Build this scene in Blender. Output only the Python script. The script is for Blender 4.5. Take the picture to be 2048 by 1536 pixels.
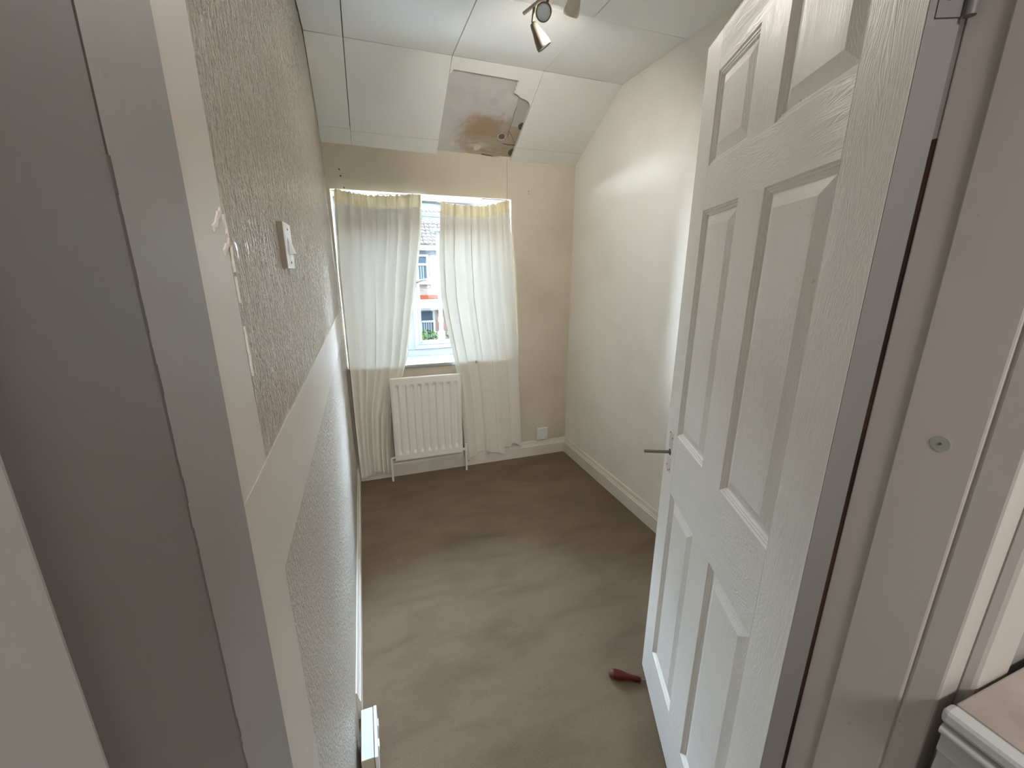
import bpy, bmesh, math, random
from mathutils import Vector, Matrix, noise
random.seed(7)
S = bpy.context.scene
for o in list(bpy.data.objects): bpy.data.objects.remove(o)
C = S.collection
# ------------------------------------------------------------------ camera
H = 1.4387577576857087
R = [[0.94310785, -0.33246967, 0.0033923], [-0.08455617, -0.24970062, -0.9646242], [0.32155535, 0.90945781, -0.26360698]]
cd = bpy.data.cameras.new('camera'); cam = bpy.data.objects.new('camera', cd); C.objects.link(cam)
m = Matrix.Identity(4)
for i in range(3):
    m[i][0] = R[0][i]; m[i][1] = -R[1][i]; m[i][2] = -R[2][i]
m[0][3], m[1][3], m[2][3] = 0, 0, H
cam.matrix_world = m
cd.sensor_width = 36; cd.lens = 835 / 2048 * 36; cd.clip_start = 0.01; cd.clip_end = 200
S.camera = cam
# ------------------------------------------------------------------ light and exposure
S.view_settings.view_transform = 'Standard'; S.view_settings.look = 'None'
S.view_settings.gamma = 1; S.view_settings.use_curve_mapping = False
S.view_settings.exposure = 1.12
S.cycles.max_bounces = 14; S.cycles.diffuse_bounces = 10; S.cycles.transmission_bounces = 8
S.cycles.transparent_max_bounces = 12; S.cycles.sample_clamp_indirect = 12
S.cycles.use_denoising = True; S.cycles.caustics_refractive = False
SKY = 142.0; ROOM_FILL = 1.4; OUT = 0.018  # sky strength, added room fill, darkening of outdoor colours
w = bpy.data.worlds.new('world'); S.world = w; w.use_nodes = True
nt = w.node_tree; bg = nt.nodes['Background']
tc = nt.nodes.new('ShaderNodeTexCoord'); sp = nt.nodes.new('ShaderNodeSeparateXYZ'); cr = nt.nodes.new('ShaderNodeValToRGB')
nt.links.new(tc.outputs['Generated'], sp.inputs[0]); nt.links.new(sp.outputs['Z'], cr.inputs[0]); nt.links.new(cr.outputs[0], bg.inputs[0])
cr.color_ramp.elements[0].position = 0.0; cr.color_ramp.elements[0].color = (0.80, 0.89, 1.0, 1)
cr.color_ramp.elements[1].position = 0.9; cr.color_ramp.elements[1].color = (0.52, 0.72, 1.0, 1)
bg.inputs[1].default_value = SKY
sd = bpy.data.lights.new('sun', 'SUN'); sd.energy = 48; sd.color = (1.0, 0.93, 0.8); sd.angle = math.radians(1.5)
so = bpy.data.objects.new('sun', sd); C.objects.link(so)
so.rotation_euler = Vector((-0.35, 1.0, -1.0)).to_track_quat('-Z', 'Y').to_euler()
pd = bpy.data.lights.new('window_daylight_portal', 'AREA'); pd.shape = 'RECTANGLE'; pd.size = 1.16; pd.size_y = 1.12
pd.cycles.is_portal = True
po = bpy.data.objects.new('window_daylight_portal', pd); C.objects.link(po); po.location = (0.435, 3.26, 1.36); po.rotation_euler = (-math.pi / 2, 0, 0)
ld = bpy.data.lights.new('landing_fill_light', 'AREA'); ld.shape = 'DISK'; ld.size = 0.35; ld.energy = 14.5; ld.color = (1.0, 0.95, 0.93)  # added fill light over the unseen landing, brightens back wall and jambs
lo = bpy.data.objects.new('landing_fill_light', ld); C.objects.link(lo); lo.location = (0.25, -1.05, 2.38)

# ------------------------------------------------------------------ materials
def mat(name, col, rough=0.6, spec=0.5, metal=0.0):
    m = bpy.data.materials.new(name); m.use_nodes = True
    b = m.node_tree.nodes['Principled BSDF']
    b.inputs['Base Color'].default_value = (*col, 1); b.inputs['Roughness'].default_value = rough
    b.inputs['Metallic'].default_value = metal
    if 'Specular IOR Level' in b.inputs: b.inputs['Specular IOR Level'].default_value = spec
    return m
def N(m, t, **kw):
    n = m.node_tree.nodes.new(t)
    for k, v in kw.items(): setattr(n, k, v)
    return n
def L(m, a, b): m.node_tree.links.new(a, b)
def bsdf(m): return m.node_tree.nodes['Principled BSDF']
def coords(m, scale=(1, 1, 1), loc=(0, 0, 0), rot=(0, 0, 0)):
    t = N(m, 'ShaderNodeTexCoord'); mp = N(m, 'ShaderNodeMapping')
    mp.inputs['Scale'].default_value = scale; mp.inputs['Location'].default_value = loc; mp.inputs['Rotation'].default_value = rot
    L(m, t.outputs['Object'], mp.inputs[0]); return mp.outputs[0]
def nz(m, vec, scale, detail=4, rough=0.55, dist=0.0):
    n = N(m, 'ShaderNodeTexNoise'); n.inputs['Scale'].default_value = scale; n.inputs['Detail'].default_value = detail
    n.inputs['Roughness'].default_value = rough; n.inputs['Distortion'].default_value = dist
    L(m, vec, n.inputs['Vector']); return n.outputs['Fac']
def ramp(m, fac, stops):
    r = N(m, 'ShaderNodeValToRGB'); e = r.color_ramp.elements
    while len(e) < len(stops): e.new(0.5)
    for q, (p, c) in zip(e, stops):
        q.position = p; q.color = (*c, 1) if len(c) == 3 else c
    L(m, fac, r.inputs[0]); return r.outputs[0]
def mixc(m, fac, a, b, mode='MIX'):
    x = N(m, 'ShaderNodeMix', data_type='RGBA', blend_type=mode)
    for s, v in ((x.inputs[0], fac), (x.inputs[6], a), (x.inputs[7], b)):
        if hasattr(v, 'links'): L(m, v, s)
        elif isinstance(v, (int, float)): s.default_value = v
        else: s.default_value = (*v, 1)
    return x.outputs[2]
def math_(m, op, a, b=None):
    x = N(m, 'ShaderNodeMath', operation=op)
    for s, v in ((x.inputs[0], a), (x.inputs[1], b)):
        if v is None: continue
        if hasattr(v, 'links'): L(m, v, s)
        else: s.default_value = v
    return x.outputs[0]
def bump(m, h, strength=0.3, dist=0.002, prev=None):
    b = N(m, 'ShaderNodeBump'); b.inputs['Strength'].default_value = strength; b.inputs['Distance'].default_value = dist
    L(m, h, b.inputs['Height'])
    if prev is not None: L(m, prev, b.inputs['Normal'])
    L(m, b.outputs[0], bsdf(m).inputs['Normal']); return b.outputs[0]
def base(m, s): L(m, s, bsdf(m).inputs['Base Color'])
def smudges(m, col, dark, scale=3.0, lo=0.5, hi=0.75, amt=0.35, seed=0, speck=0.5):
    v = coords(m, loc=(seed, seed * 2, 0))
    f = ramp(m, nz(m, v, scale, 5), [(lo, (0, 0, 0)), (hi, (amt, amt, amt))])
    sp_ = ramp(m, nz(m, v, 75, 2, 0.4), [(0.735, (0, 0, 0)), (0.76, (speck, speck, speck))])
    sp2 = ramp(m, nz(m, v, 1.9, 2), [(0.5, (0, 0, 0)), (0.62, (1, 1, 1))])
    c = mixc(m, f, col, dark)
    sm = math_(m, 'MULTIPLY', sp_, sp2)
    return mixc(m, sm, c, (0.16, 0.13, 0.1))

MAG = (0.70, 0.645, 0.545)
wall_back_m = mat('magnolia_wall_back', MAG, 0.65)
base(wall_back_m, smudges(wall_back_m, (0.66, 0.595, 0.485), (0.5, 0.43, 0.32), 2.2, 0.45, 0.8, 0.6, 1, 0.2))
bump(wall_back_m, nz(wall_back_m, coords(wall_back_m), 220, 4), 0.25, 0.001)
wall_right_m = mat('magnolia_wall_right', MAG, 0.55)
base(wall_right_m, smudges(wall_right_m, (0.88, 0.86, 0.80), (0.66, 0.6, 0.5), 1.7, 0.45, 0.8, 0.5, 4, 0.25))
_v = coords(wall_right_m, (1, 1, 0.45)); bump(wall_right_m, nz(wall_right_m, _v, 190, 3), 0.45, 0.0012)
# textured paper on the left wall: raised blobs drawn out vertically under gloss paint
tex_m = mat('textured_paper', (0.51, 0.45, 0.37), 0.25, 0.65)
v = coords(tex_m, (1, 1, 0.42)); v2 = coords(tex_m, (1, 1, 0.2), (3, 1, 2))
h1 = ramp(tex_m, nz(tex_m, v, 150, 3, 0.6, 0.4), [(0.42, (0, 0, 0)), (0.62, (1, 1, 1))])
h2 = ramp(tex_m, nz(tex_m, v2, 85, 3, 0.6, 0.5), [(0.45, (0, 0, 0)), (0.65, (1, 1, 1))])
n1 = bump(tex_m, h2, 1.0, 0.004); bump(tex_m, h1, 1.0, 0.003, n1)
fine_m = mat('fine_textured_paper', (0.50, 0.46, 0.40), 0.32, 0.55)
v = coords(fine_m, (1, 1, 0.6)); bump(fine_m, ramp(fine_m, nz(fine_m, v, 150, 3, 0.6, 0.5), [(0.4, (0, 0, 0)), (0.65, (1, 1, 1))]), 1.0, 0.003)
smooth_m = mat('smooth_painted_plaster', (0.60, 0.56, 0.50), 0.42)
base(smooth_m, smudges(smooth_m, (0.55, 0.51, 0.455), (0.45, 0.42, 0.38), 3, 0.5, 0.8, 0.5, 9))
scrape_m = mat('bare_white_scrape', (0.80, 0.75, 0.69), 0.8)
gloss = mat('white_gloss_wood', (0.76, 0.73, 0.67), 0.3)
base(gloss, smudges(gloss, (0.76, 0.72, 0.64), (0.6, 0.55, 0.46), 4, 0.5, 0.8, 0.4, 2))
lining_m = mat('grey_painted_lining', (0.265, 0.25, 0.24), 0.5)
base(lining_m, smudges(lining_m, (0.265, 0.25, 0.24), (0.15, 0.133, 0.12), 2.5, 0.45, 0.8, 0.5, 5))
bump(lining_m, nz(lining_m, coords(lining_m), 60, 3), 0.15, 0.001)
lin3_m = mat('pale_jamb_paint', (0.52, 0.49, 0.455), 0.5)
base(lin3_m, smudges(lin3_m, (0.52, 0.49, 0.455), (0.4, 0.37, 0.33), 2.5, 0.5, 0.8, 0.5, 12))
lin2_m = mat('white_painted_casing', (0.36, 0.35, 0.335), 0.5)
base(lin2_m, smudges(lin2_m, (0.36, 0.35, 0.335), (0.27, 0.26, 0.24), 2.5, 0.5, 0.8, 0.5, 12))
dark_m = mat('dark_gap_shade_and_screws', (0.05, 0.035, 0.025), 0.8)
brown_m = mat('bare_brown_timber', (0.12, 0.06, 0.03), 0.7)
v = coords(brown_m, (1, 1, 0.2)); base(brown_m, ramp(brown_m, nz(brown_m, v, 25), [(0.35, (0.012, 0.006, 0.004)), (0.7, (0.10, 0.045, 0.02))]))
ceil_m = mat('white_ceiling_board', (0.84, 0.845, 0.82), 0.75)
base(ceil_m, smudges(ceil_m, (0.84, 0.845, 0.815), (0.68, 0.67, 0.62), 1.5, 0.4, 0.8, 0.5, 3, 0.15))
bump(ceil_m, nz(ceil_m, coords(ceil_m), 260, 3), 0.15, 0.0008)
back_m = mat('dark_ceiling_void', (0.07, 0.065, 0.06), 0.9)

def door_mat(name, sc):
    m = mat(name, (0.85, 0.83, 0.79), 0.42, 0.45)
    v = coords(m, sc)
    g = nz(m, v, 24, 4, 0.65, 1.2)
    wv = N(m, 'ShaderNodeMath', operation='SINE'); L(m, math_(m, 'MULTIPLY', g, 70.0), wv.inputs[0])
    msk = ramp(m, nz(m, coords(m, (1, 1, 0.6), (5, 2, 1)), 3.2, 2), [(0.42, (0.12, 0.12, 0.12)), (0.6, (1, 1, 1))])
    h = math_(m, 'MULTIPLY', wv.outputs[0], msk)
    bump(m, h, 0.22 if sc[2] < 1 else 0.34, 0.0009)
    base(m, smudges(m, (0.85, 0.83, 0.79), (0.66, 0.63, 0.58), 3, 0.5, 0.8, 0.35, 8, 0.25))
    return m
door_v = door_mat('moulded_door_upright_grain', (1, 1, 0.16)); door_h = door_mat('moulded_door_level_grain', (0.16, 1, 1.4))
edge_m = mat('door_edge_shade', (0.2, 0.19, 0.18), 0.5)

carpet_m = mat('beige_carpet', (0.36, 0.30, 0.225), 0.95, 0.1)
v = coords(carpet_m)
vb = coords(carpet_m, (0.35, 1.0, 1), rot=(0, 0, 0.16))
cc = ramp(carpet_m, nz(carpet_m, vb, 6.5, 5, 0.6, 0.5), [(0.3, (0.14, 0.10, 0.062)), (0.5, (0.19, 0.140, 0.090)), (0.7, (0.222, 0.167, 0.109))])
cc = mixc(carpet_m, ramp(carpet_m, nz(carpet_m, coords(carpet_m, loc=(4, 2, 0)), 2.6, 5), [(0.5, (0, 0, 0)), (0.72, (0.55, 0.55, 0.55))]), cc, (0.11, 0.085, 0.05))
cc = mixc(carpet_m, ramp(carpet_m, nz(carpet_m, coords(carpet_m, (1, 1, 1), (1, 7, 0)), 34, 3, 0.6, 2.0), [(0.655, (0, 0, 0)), (0.70, (0.75, 0.75, 0.75))]), cc, (0.13, 0.1, 0.07))
cc = mixc(carpet_m, 0.28, cc, ramp(carpet_m, nz(carpet_m, v, 420, 2), [(0.3, (0.09, 0.07, 0.05)), (0.7, (0.42, 0.335, 0.235))]), 'MIX')
base(carpet_m, cc)
bump(carpet_m, nz(carpet_m, v, 420, 3, 0.7), 0.9, 0.004)

curt_m = bpy.data.materials.new('cream_curtain_cloth'); curt_m.use_nodes = True
def cloth(m, dcol, tcol, tf):
    t = m.node_tree; b = t.nodes['Principled BSDF']; b.inputs['Base Color'].default_value = (*dcol, 1); b.inputs['Roughness'].default_value = 0.9
    b.inputs['Specular IOR Level'].default_value = 0.1
    tr = N(m, 'ShaderNodeBsdfTranslucent'); tr.inputs[0].default_value = (*tcol, 1)
    mx = N(m, 'ShaderNodeMixShader'); mx.inputs[0].default_value = tf
    L(m, b.outputs[0], mx.inputs[1]); L(m, tr.outputs[0], mx.inputs[2])
    L(m, mx.outputs[0], t.nodes['Material Output'].inputs[0])
    v = coords(m, (1, 1, 0.15)); h = nz(m, v, 330, 2)
    bp = N(m, 'ShaderNodeBump'); bp.inputs['Strength'].default_value = 0.2; bp.inputs['Distance'].default_value = 0.001
    L(m, h, bp.inputs['Height']); L(m, bp.outputs[0], b.inputs['Normal'])
cloth(curt_m, (0.80, 0.78, 0.70), (0.92, 0.92, 0.84), 0.015)
head_m = bpy.data.materials.new('double_heading_cloth'); head_m.use_nodes = True; cloth(head_m, (0.74, 0.66, 0.48), (0.92, 0.82, 0.56), 0.055)
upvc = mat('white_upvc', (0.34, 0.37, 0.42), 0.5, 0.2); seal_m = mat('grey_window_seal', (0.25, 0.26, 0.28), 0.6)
glass_m = bpy.data.materials.new('window_glass'); glass_m.use_nodes = True
b = glass_m.node_tree.nodes['Principled BSDF']; glass_m.node_tree.nodes.remove(b)
gt = N(glass_m, 'ShaderNodeBsdfTransparent'); gt.inputs[0].default_value = (0.95, 0.97, 0.97, 1); gg = N(glass_m, 'ShaderNodeBsdfGlossy'); gg.inputs['Roughness'].default_value = 0.02
fr = N(glass_m, 'ShaderNodeFresnel'); fr.inputs[0].default_value = 1.45; gx = N(glass_m, 'ShaderNodeMixShader')
L(glass_m, fr.outputs[0], gx.inputs[0]); L(glass_m, gt.outputs[0], gx.inputs[1]); L(glass_m, gg.outputs[0], gx.inputs[2]); L(glass_m, gx.outputs[0], glass_m.node_tree.nodes['Material Output'].inputs[0])
rad_m = mat('radiator_enamel', (0.86, 0.85, 0.79), 0.35)
white_plastic = mat('white_plastic', (0.80, 0.82, 0.82), 0.35)
chrome = mat('worn_brass_metal', (0.45, 0.40, 0.34), 0.35, metal=1.0)
nickel = mat('brushed_nickel', (0.22, 0.185, 0.145), 0.5, metal=0.6)
bulb_m = mat('frosted_lamp_face', (0.75, 0.85, 0.95), 0.15)
red_m = mat('red_handle', (0.085, 0.006, 0.004), 0.4, 0.3); steel = mat('dull_steel', (0.2, 0.19, 0.18), 0.4, metal=1.0)

# ------------------------------------------------------------------ mesh helpers
class MB:
    def __init__(s): s.v = []; s.f = []; s.sm = []
    def add(s, vs, fs, sm=False):
        k = len(s.v); s.v += [tuple(p) for p in vs]; s.f += [tuple(i + k for i in f) for f in fs]; s.sm += [sm] * len(fs)
    def box(s, x0, x1, y0, y1, z0, z1):
        s.add([(x, y, z) for z in (z0, z1) for y in (y0, y1) for x in (x0, x1)],
              [(0, 2, 3, 1), (4, 5, 7, 6), (0, 1, 5, 4), (2, 6, 7, 3), (0, 4, 6, 2), (1, 3, 7, 5)])
        return s
    def hexa(s, a, b):     # two matching quads
        s.add(list(a) + list(b), [(3, 2, 1, 0), (4, 5, 6, 7), (0, 1, 5, 4), (1, 2, 6, 5), (2, 3, 7, 6), (3, 0, 4, 7)]); return s
    def prism(s, prof, axis, a, b):   # profile polygon of pairs, swept along an axis
        def P(q, t): return {'x': (t, q[0], q[1]), 'y': (q[0], t, q[1]), 'z': (q[0], q[1], t)}[axis]
        n = len(prof); vs = [P(q, a) for q in prof] + [P(q, b) for q in prof]
        s.add(vs, [tuple(range(n))[::-1], tuple(range(n, 2 * n))] + [(i, (i + 1) % n, n + (i + 1) % n, n + i) for i in range(n)]); return s
    def tube(s, pts, r, n=12, cap=True, ax=None):
        pts = [Vector(p) for p in pts]; rs = r if isinstance(r, (list, tuple)) else [r] * len(pts)
        vs = []; up = None
        for i, p in enumerate(pts):
            t = (pts[min(i + 1, len(pts) - 1)] - pts[max(i - 1, 0)]).normalized()
            if ax is not None: t = ax
            if up is None: up = Vector((0, 0, 1)) if abs(t.z) < 0.9 else Vector((1, 0, 0))
            a = t.cross(up).normalized(); b = t.cross(a).normalized(); up = -b if False else up
            for k in range(n):
                q = 2 * math.pi * k / n; vs.append(p + a * math.cos(q) * rs[i] + b * math.sin(q) * rs[i])
        fs = [(i * n + k, i * n + (k + 1) % n, (i + 1) * n + (k + 1) % n, (i + 1) * n + k) for i in range(len(pts) - 1) for k in range(n)]
        s.add(vs, fs, True)
        if cap: s.add(vs[:n], [tuple(range(n))]); s.add(vs[-n:], [tuple(range(n))[::-1]])
        return s
    def build(s, name, m, parent=None, bevel=0.0, seg=2, smooth=None, auto=False):
        me = bpy.data.meshes.new(name); me.from_pydata(s.v, [], s.f); me.update()
        for p, q in zip(me.polygons, s.sm): p.use_smooth = q if smooth is None else smooth
        bm = bmesh.new(); bm.from_mesh(me); bmesh.ops.recalc_face_normals(bm, faces=bm.faces); bm.to_mesh(me); bm.free()
        me.materials.append(m); o = bpy.data.objects.new(name, me); C.objects.link(o)
        if parent: o.parent = parent
        if bevel:
            md = o.modifiers.new('bevel', 'BEVEL'); md.width = bevel; md.segments = seg; md.limit_method = 'ANGLE'; md.angle_limit = 0.6
        return o
def empty(name, loc=(0, 0, 0), rz=0.0):
    o = bpy.data.objects.new(name, None); C.objects.link(o); o.location = loc; o.rotation_euler = (0, 0, rz); o.empty_display_size = 0.1; return o
def tag(o, label=None, cat=None, group=None, kind=None):
    if label: o['label'] = label
    if cat: o['category'] = cat
    if group: o['group'] = group
    if kind: o['kind'] = kind
    return o
def struct(o, label=None): return tag(o, label, kind='structure')

XR = 1.476; YB = 2.868
def xl(z): return -0.127 - 0.018 * z / 2.14     # the left wall leans outward a little
# ------------------------------------------------------------------ floor
fl = MB().box(-1.2, 1.9, -1.9, 3.2, -0.12, 0.0).build('floor', carpet_m); struct(fl, 'worn beige carpet covering the whole bedroom floor')
# ------------------------------------------------------------------ walls
root = empty('wall_left'); struct(root, 'cream left wall with textured paper and a smooth dado band')
def lw(y0, y1, z0, z1, off=0.0, th=0.12):
    a = [(xl(z0) + off, y0, z0), (xl(z0) + off, y1, z0), (xl(z1) + off, y1, z1), (xl(z1) + off, y0, z1)]
    b = [(p[0] - th, p[1], p[2]) for p in a]; return MB().hexa(a, b)
lw(0.575, 3.2, 1.175, 2.62).build('textured_paper', tex_m, root)
lw(0.575, 3.2, 0.0, 1.04).build('fine_textured_paper', fine_m, root)
# smooth band, its top edge rough and proud
band = MB(); n = 60
for i in range(n):
    y0 = 0.436 + i * (YB - 0.436) / n; y1 = 0.436 + (i + 1) * (YB - 0.436) / n
    zt = lambda y: 1.198 - 0.004 * noise.noise(Vector((y * 14, 0, 0))); zb = lambda y: 1.036 + 0.004 * noise.noise(Vector((y * 9, 5, 0)))
    a = [(xl(zb(y0)) + 0.0022, y0, zb(y0)), (xl(zb(y1)) + 0.0022, y1, zb(y1)), (xl(zt(y1)) + 0.0022, y1, zt(y1)), (xl(zt(y0)) + 0.0022, y0, zt(y0))]
    band.hexa(a, [(p[0] - 0.12, p[1], p[2]) for p in a])
tag(band.build('dado_band', smooth_m, root), 'smooth painted band across the textured paper')
st = MB(); n = 90           # smooth filled margin beside the door lining, with a wavering edge
for i in range(n):
    z0 = 2.62 * i / n; z1 = 2.62 * (i + 1) / n
    e = lambda z: 0.578 + 0.006 * noise.noise(Vector((z * 11, 3, 0))) + (0.04 if 0 else 0)
    a = [(xl(z0) + 0.001, 0.436, z0), (xl(z0) + 0.001, e(z0), z0), (xl(z1) + 0.001, e(z1), z1), (xl(z1) + 0.001, 0.436, z1)]
    st.hexa(a, [(p[0] - 0.12, p[1], p[2]) for p in a])
tag(st.build('smooth_margin', smooth_m, root), 'smooth painted margin beside the door lining')
sc = MB()
def fleck(y, z, y2, z2, wd, n=7):
    dy, dz = y2 - y, z2 - z; l = math.hypot(dy, dz); ny, nz_ = -dz / l, dy / l; ws = [wd * random.uniform(0.45, 1.1) for _ in range(n + 1)]; off = [wd * random.uniform(-0.4, 0.4) for _ in range(n + 1)]
    for k in range(n):
        e = []
        for t, sg in ((k, 1), (k + 1, 1), (k + 1, -1), (k, -1)):
            h_ = off[t] + sg * ws[t]; e.append((y + dy * t / n + ny * h_, z + dz * t / n + nz_ * h_))
        a = [(xl(p[1]) + 0.0026, p[0], p[1]) for p in e]; sc.hexa(a, [(p[0] - 0.002, p[1], p[2]) for p in a])
fleck(0.568, 1.500, 0.531, 1.478, 0.0042); fleck(0.575, 1.497, 0.584, 1.464, 0.003); fleck(0.584, 1.470, 0.555, 1.457, 0.0038)
fleck(0.585, 1.468, 0.584, 1.435, 0.0022); fleck(0.583, 1.43, 0.584, 1.40, 0.0012); fleck(0.583, 1.372, 0.584, 1.31, 0.0018, 14)
sc.build('bare_scrape', scrape_m, root)

wr = MB().box(XR, XR + 0.12, -1.9, 3.2, 0.0, 1.15).box(XR + 0.0006, XR + 0.12, -1.9, 3.2, 1.15, 2.62).build('wall_right', wall_right_m)
struct(wr, 'pale magnolia right wall beyond the door')
# back wall with the window opening
OX0, OX1, OZ0, OZ1 = -0.125, 1.003, 0.80, 1.895
wb = empty('wall_back'); struct(wb, 'magnolia back wall around the window')
MB().box(-0.3, OX0, YB, 3.2, 0, 2.6).box(OX1, XR + 0.02, YB, 3.2, 0, 2.6).box(OX0, OX1, YB, 3.2, 0, OZ0).box(OX0, OX1, YB, 3.2, OZ1, 2.6).build('plaster', wall_back_m, wb)
MB().tube([(0.974, YB + 0.0002, 1.885), (0.9745, YB + 0.0002, 2.0), (0.9735, YB + 0.0002, 2.137)], 0.0010, 6).build('crack', back_m, wb)
MB().box(0.80, 0.975, YB - 0.0006, YB + 0.001, 1.8875, 1.8915).build('crack', back_m, wb)
hole = MB()
for x, z, r in ((-0.062, 2.003, 0.0045), (-0.058, 1.968, 0.005), (1.13, 1.955, 0.003), (1.131, 1.94, 0.0025), (-0.045, 1.905, 0.005), (0.16, 1.898, 0.0025), (1.20, 0.262, .003)):
    hole.tube([(x, YB - 0.0006, z), (x, YB + 0.003, z)], r, 8)
hole.build('screw_hole', back_m, wb)
# front wall beside and above the doorway
wf = MB().box(0.665, XR + 0.02, 0.20, 0.336, 0, 2.62).box(-0.3, 0.68, 0.20, 0.336, 2.02, 2.62).build('wall_front', wall_right_m); struct(wf, 'plain wall that holds the doorway')
# landing shell behind the camera
lm = mat('landing_paint', (0.55, 0.54, 0.53), 0.8); ldk = mat('landing_wall_paint', (0.36, 0.345, 0.33), 0.8)
wg = MB().box(0.74, 1.6, 0.19, 0.2, 0, 2.62).build('wall_landing', ldk); struct(wg)
wl = MB().box(-0.95, -0.85, -1.9, 0.44, 0, 2.62).box(-0.85, -0.15, 0.33, 0.43, 0, 2.62).build('wall_landing', lm); struct(wl)
we = MB().box(-0.95, 1.6, -1.9, -1.8, 0, 2.62).build('wall_stairwell', lm); struct(we)

# ------------------------------------------------------------------ ceiling boards
cl = empty('ceiling'); struct(cl, 'ceiling of large white boards sloping down to the window wall')
YK = 2.335; ZC = 2.44; ZW = 2.137
sl = Vector((0, YB - YK, ZW - ZC)); SL = sl.length; sl.normalize(); sn = Vector((0, -sl.z, sl.y)) * 1.0   # sn points up, out of the room
def sp_(x, s, o=0.0): v = Vector((x, YK, ZC)) + sl * s + sn * o; return (v.x, v.y, v.z)
MB().box(-0.3, 1.7, -1.9, YK + 0.03, ZC + 0.02, ZC + 0.16).build('backing', back_m, cl)
MB().hexa([sp_(-0.3, -0.05, 0.022), sp_(1.6, -0.05, 0.022), sp_(1.6, SL + 0.1, 0.022), sp_(-0.3, SL + 0.1, 0.022)],
          [sp_(-0.3, -0.05, 0.16), sp_(1.6, -0.05, 0.16), sp_(1.6, SL + 0.1, 0.16), sp_(-0.3, SL + 0.1, 0.16)]).build('backing', back_m, cl)
MB().box(-0.95, -0.28, -1.9, 0.5, ZC, ZC + 0.1).build('backing', lm, cl)
XS = [-0.146, 0.018, 0.513, 0.996, 1.478]
YS = [YK, 1.83, 1.325, 0.82, 0.336, -0.2, -0.75, -1.3, -1.85]
for j in range(len(YS) - 1):
    for i in range(4):
        g = 0.0018; d = random.uniform(-0.001, 0.001)
        x0, x1, y0, y1 = XS[i] + g, XS[i + 1] - g, YS[j + 1] + g, YS[j] - g
        wob = random.uniform(-0.0015, 0.0015)
        a = [(x0, y0, ZC + d), (x1, y0, ZC + d + wob), (x1, y1, ZC - d), (x0, y1, ZC + d)]
        if j == 0 and i == 2: a = [(x0, y0, ZC), (x1 + 0.012, y0 + 0.1, ZC - .001), (x1, y1, ZC), (x0, y1, ZC)]; a[1] = (x1 + 0.004, y0, ZC)
        MB().hexa(a, [(p[0], p[1], p[2] + 0.019) for p in a]).build('ceiling_board', ceil_m, cl, 0.0008, 1)
def sboard(x0, x1, s0, s1, o=(0, 0, 0, 0), g=0.0016):
    a = [sp_(x0 + g, s0 + g, o[0]), sp_(x1 - g, s0 + g, o[1]), sp_(x1 - g, s1 - g, o[2]), sp_(x0 + g, s1 - g, o[3])]
    q = [sp_(x0 + g, s0 + g, 0.021), sp_(x1 - g, s0 + g, 0.021), sp_(x1 - g, s1 - g, 0.021), sp_(x0 + g, s1 - g, 0.021)]
    return MB().hexa(a, q).build('ceiling_board', ceil_m, cl, 0.0008, 1)
sboard(XS[0], XS[1], 0, 0.5); sboard(XS[0], XS[1], 0.5, SL + 0.006, g=0.0005)
sboard(XS[1], XS[2], 0, 0.512, (0, 0, -0.004, 0)); sboard(XS[1], XS[2], 0.512, SL + 0.006, (0, -0.004, -0.006, 0), 0.0008)
sboard(XS[3], XS[4], 0, 0.506, (0, 0, 0, -0.007)); sboard(XS[3], XS[4], 0.506, SL + 0.006, (-0.007, 0, 0, -0.009), 0.0008)
# torn remains of the missing board
def flat_poly(name, pts, o0, o1, m, bevel=0):
    n = len(pts); vs = [sp_(x, s, o0) for x, s in pts] + [sp_(x, s, o1) for x, s in pts]
    mb = MB(); mb.add(vs, [tuple(range(n)), tuple(range(n, 2 * n))[::-1]] + [(i, (i + 1) % n, n + (i + 1) % n, n + i) for i in range(n)])
    return mb.build(name, m, cl, bevel, 1)
torn = [(XS[2] + .001, 0.001), (XS[3] - .001, 0.001), (XS[3] - .001, 0.215), (0.985, 0.20), (0.975, 0.185), (0.955, 0.175), (0.93, 0.17), (0.915, 0.165), (0.905, 0.155), (0.895, 0.15), (0.878, 0.147)]
for i in range(8): torn.append((0.878 + 0.0035 * ((i * 7) % 3 - 1), 0.14 - i * 0.008))
torn += [(0.882, 0.072), (0.8, 0.07), (0.7, 0.069), (0.6, 0.067), (0.53, 0.066), (0.526, 0.078), (0.518, 0.088), (XS[2] + 0.001, 0.094)]
tag(flat_poly('torn_board', torn, 0.0, 0.012, ceil_m), 'torn remains of the missing ceiling board')
# exposed plasterboard with water stain
pb = mat('stained_plasterboard', (0.5, 0.47, 0.44), 0.9)
v = coords(pb)
def blob(cx, cs, rx, rs, lo=0.4, hi=1.0, wob=0.35, seed=0):
    c = Vector((cx, YK, ZC)) + sl * cs
    mp = N(pb, 'ShaderNodeMapping'); t = N(pb, 'ShaderNodeTexCoord'); L(pb, t.outputs['Object'], mp.inputs[0])
    mp.inputs['Location'].default_value = (-c.x / rx, -c.y / (rs * sl.y), 0); mp.inputs['Scale'].default_value = (1 / rx, 1 / (rs * sl.y), 0)
    ln = N(pb, 'ShaderNodeVectorMath', operation='LENGTH'); L(pb, mp.outputs[0], ln.inputs[0])
    d = math_(pb, 'ADD', ln.outputs['Value'], math_(pb, 'MULTIPLY', math_(pb, 'SUBTRACT', nz(pb, coords(pb, loc=(seed, 0, 0)), 16, 5, 0.6), 0.5), wob * 4))
    return ramp(pb, d, [(lo, (1, 1, 1)), (min(hi, 1), (0, 0, 0))])
c = ramp(pb, nz(pb, v, 9, 5), [(0.3, (0.50, 0.475, 0.455)), (0.7, (0.60, 0.575, 0.555))])
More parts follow.
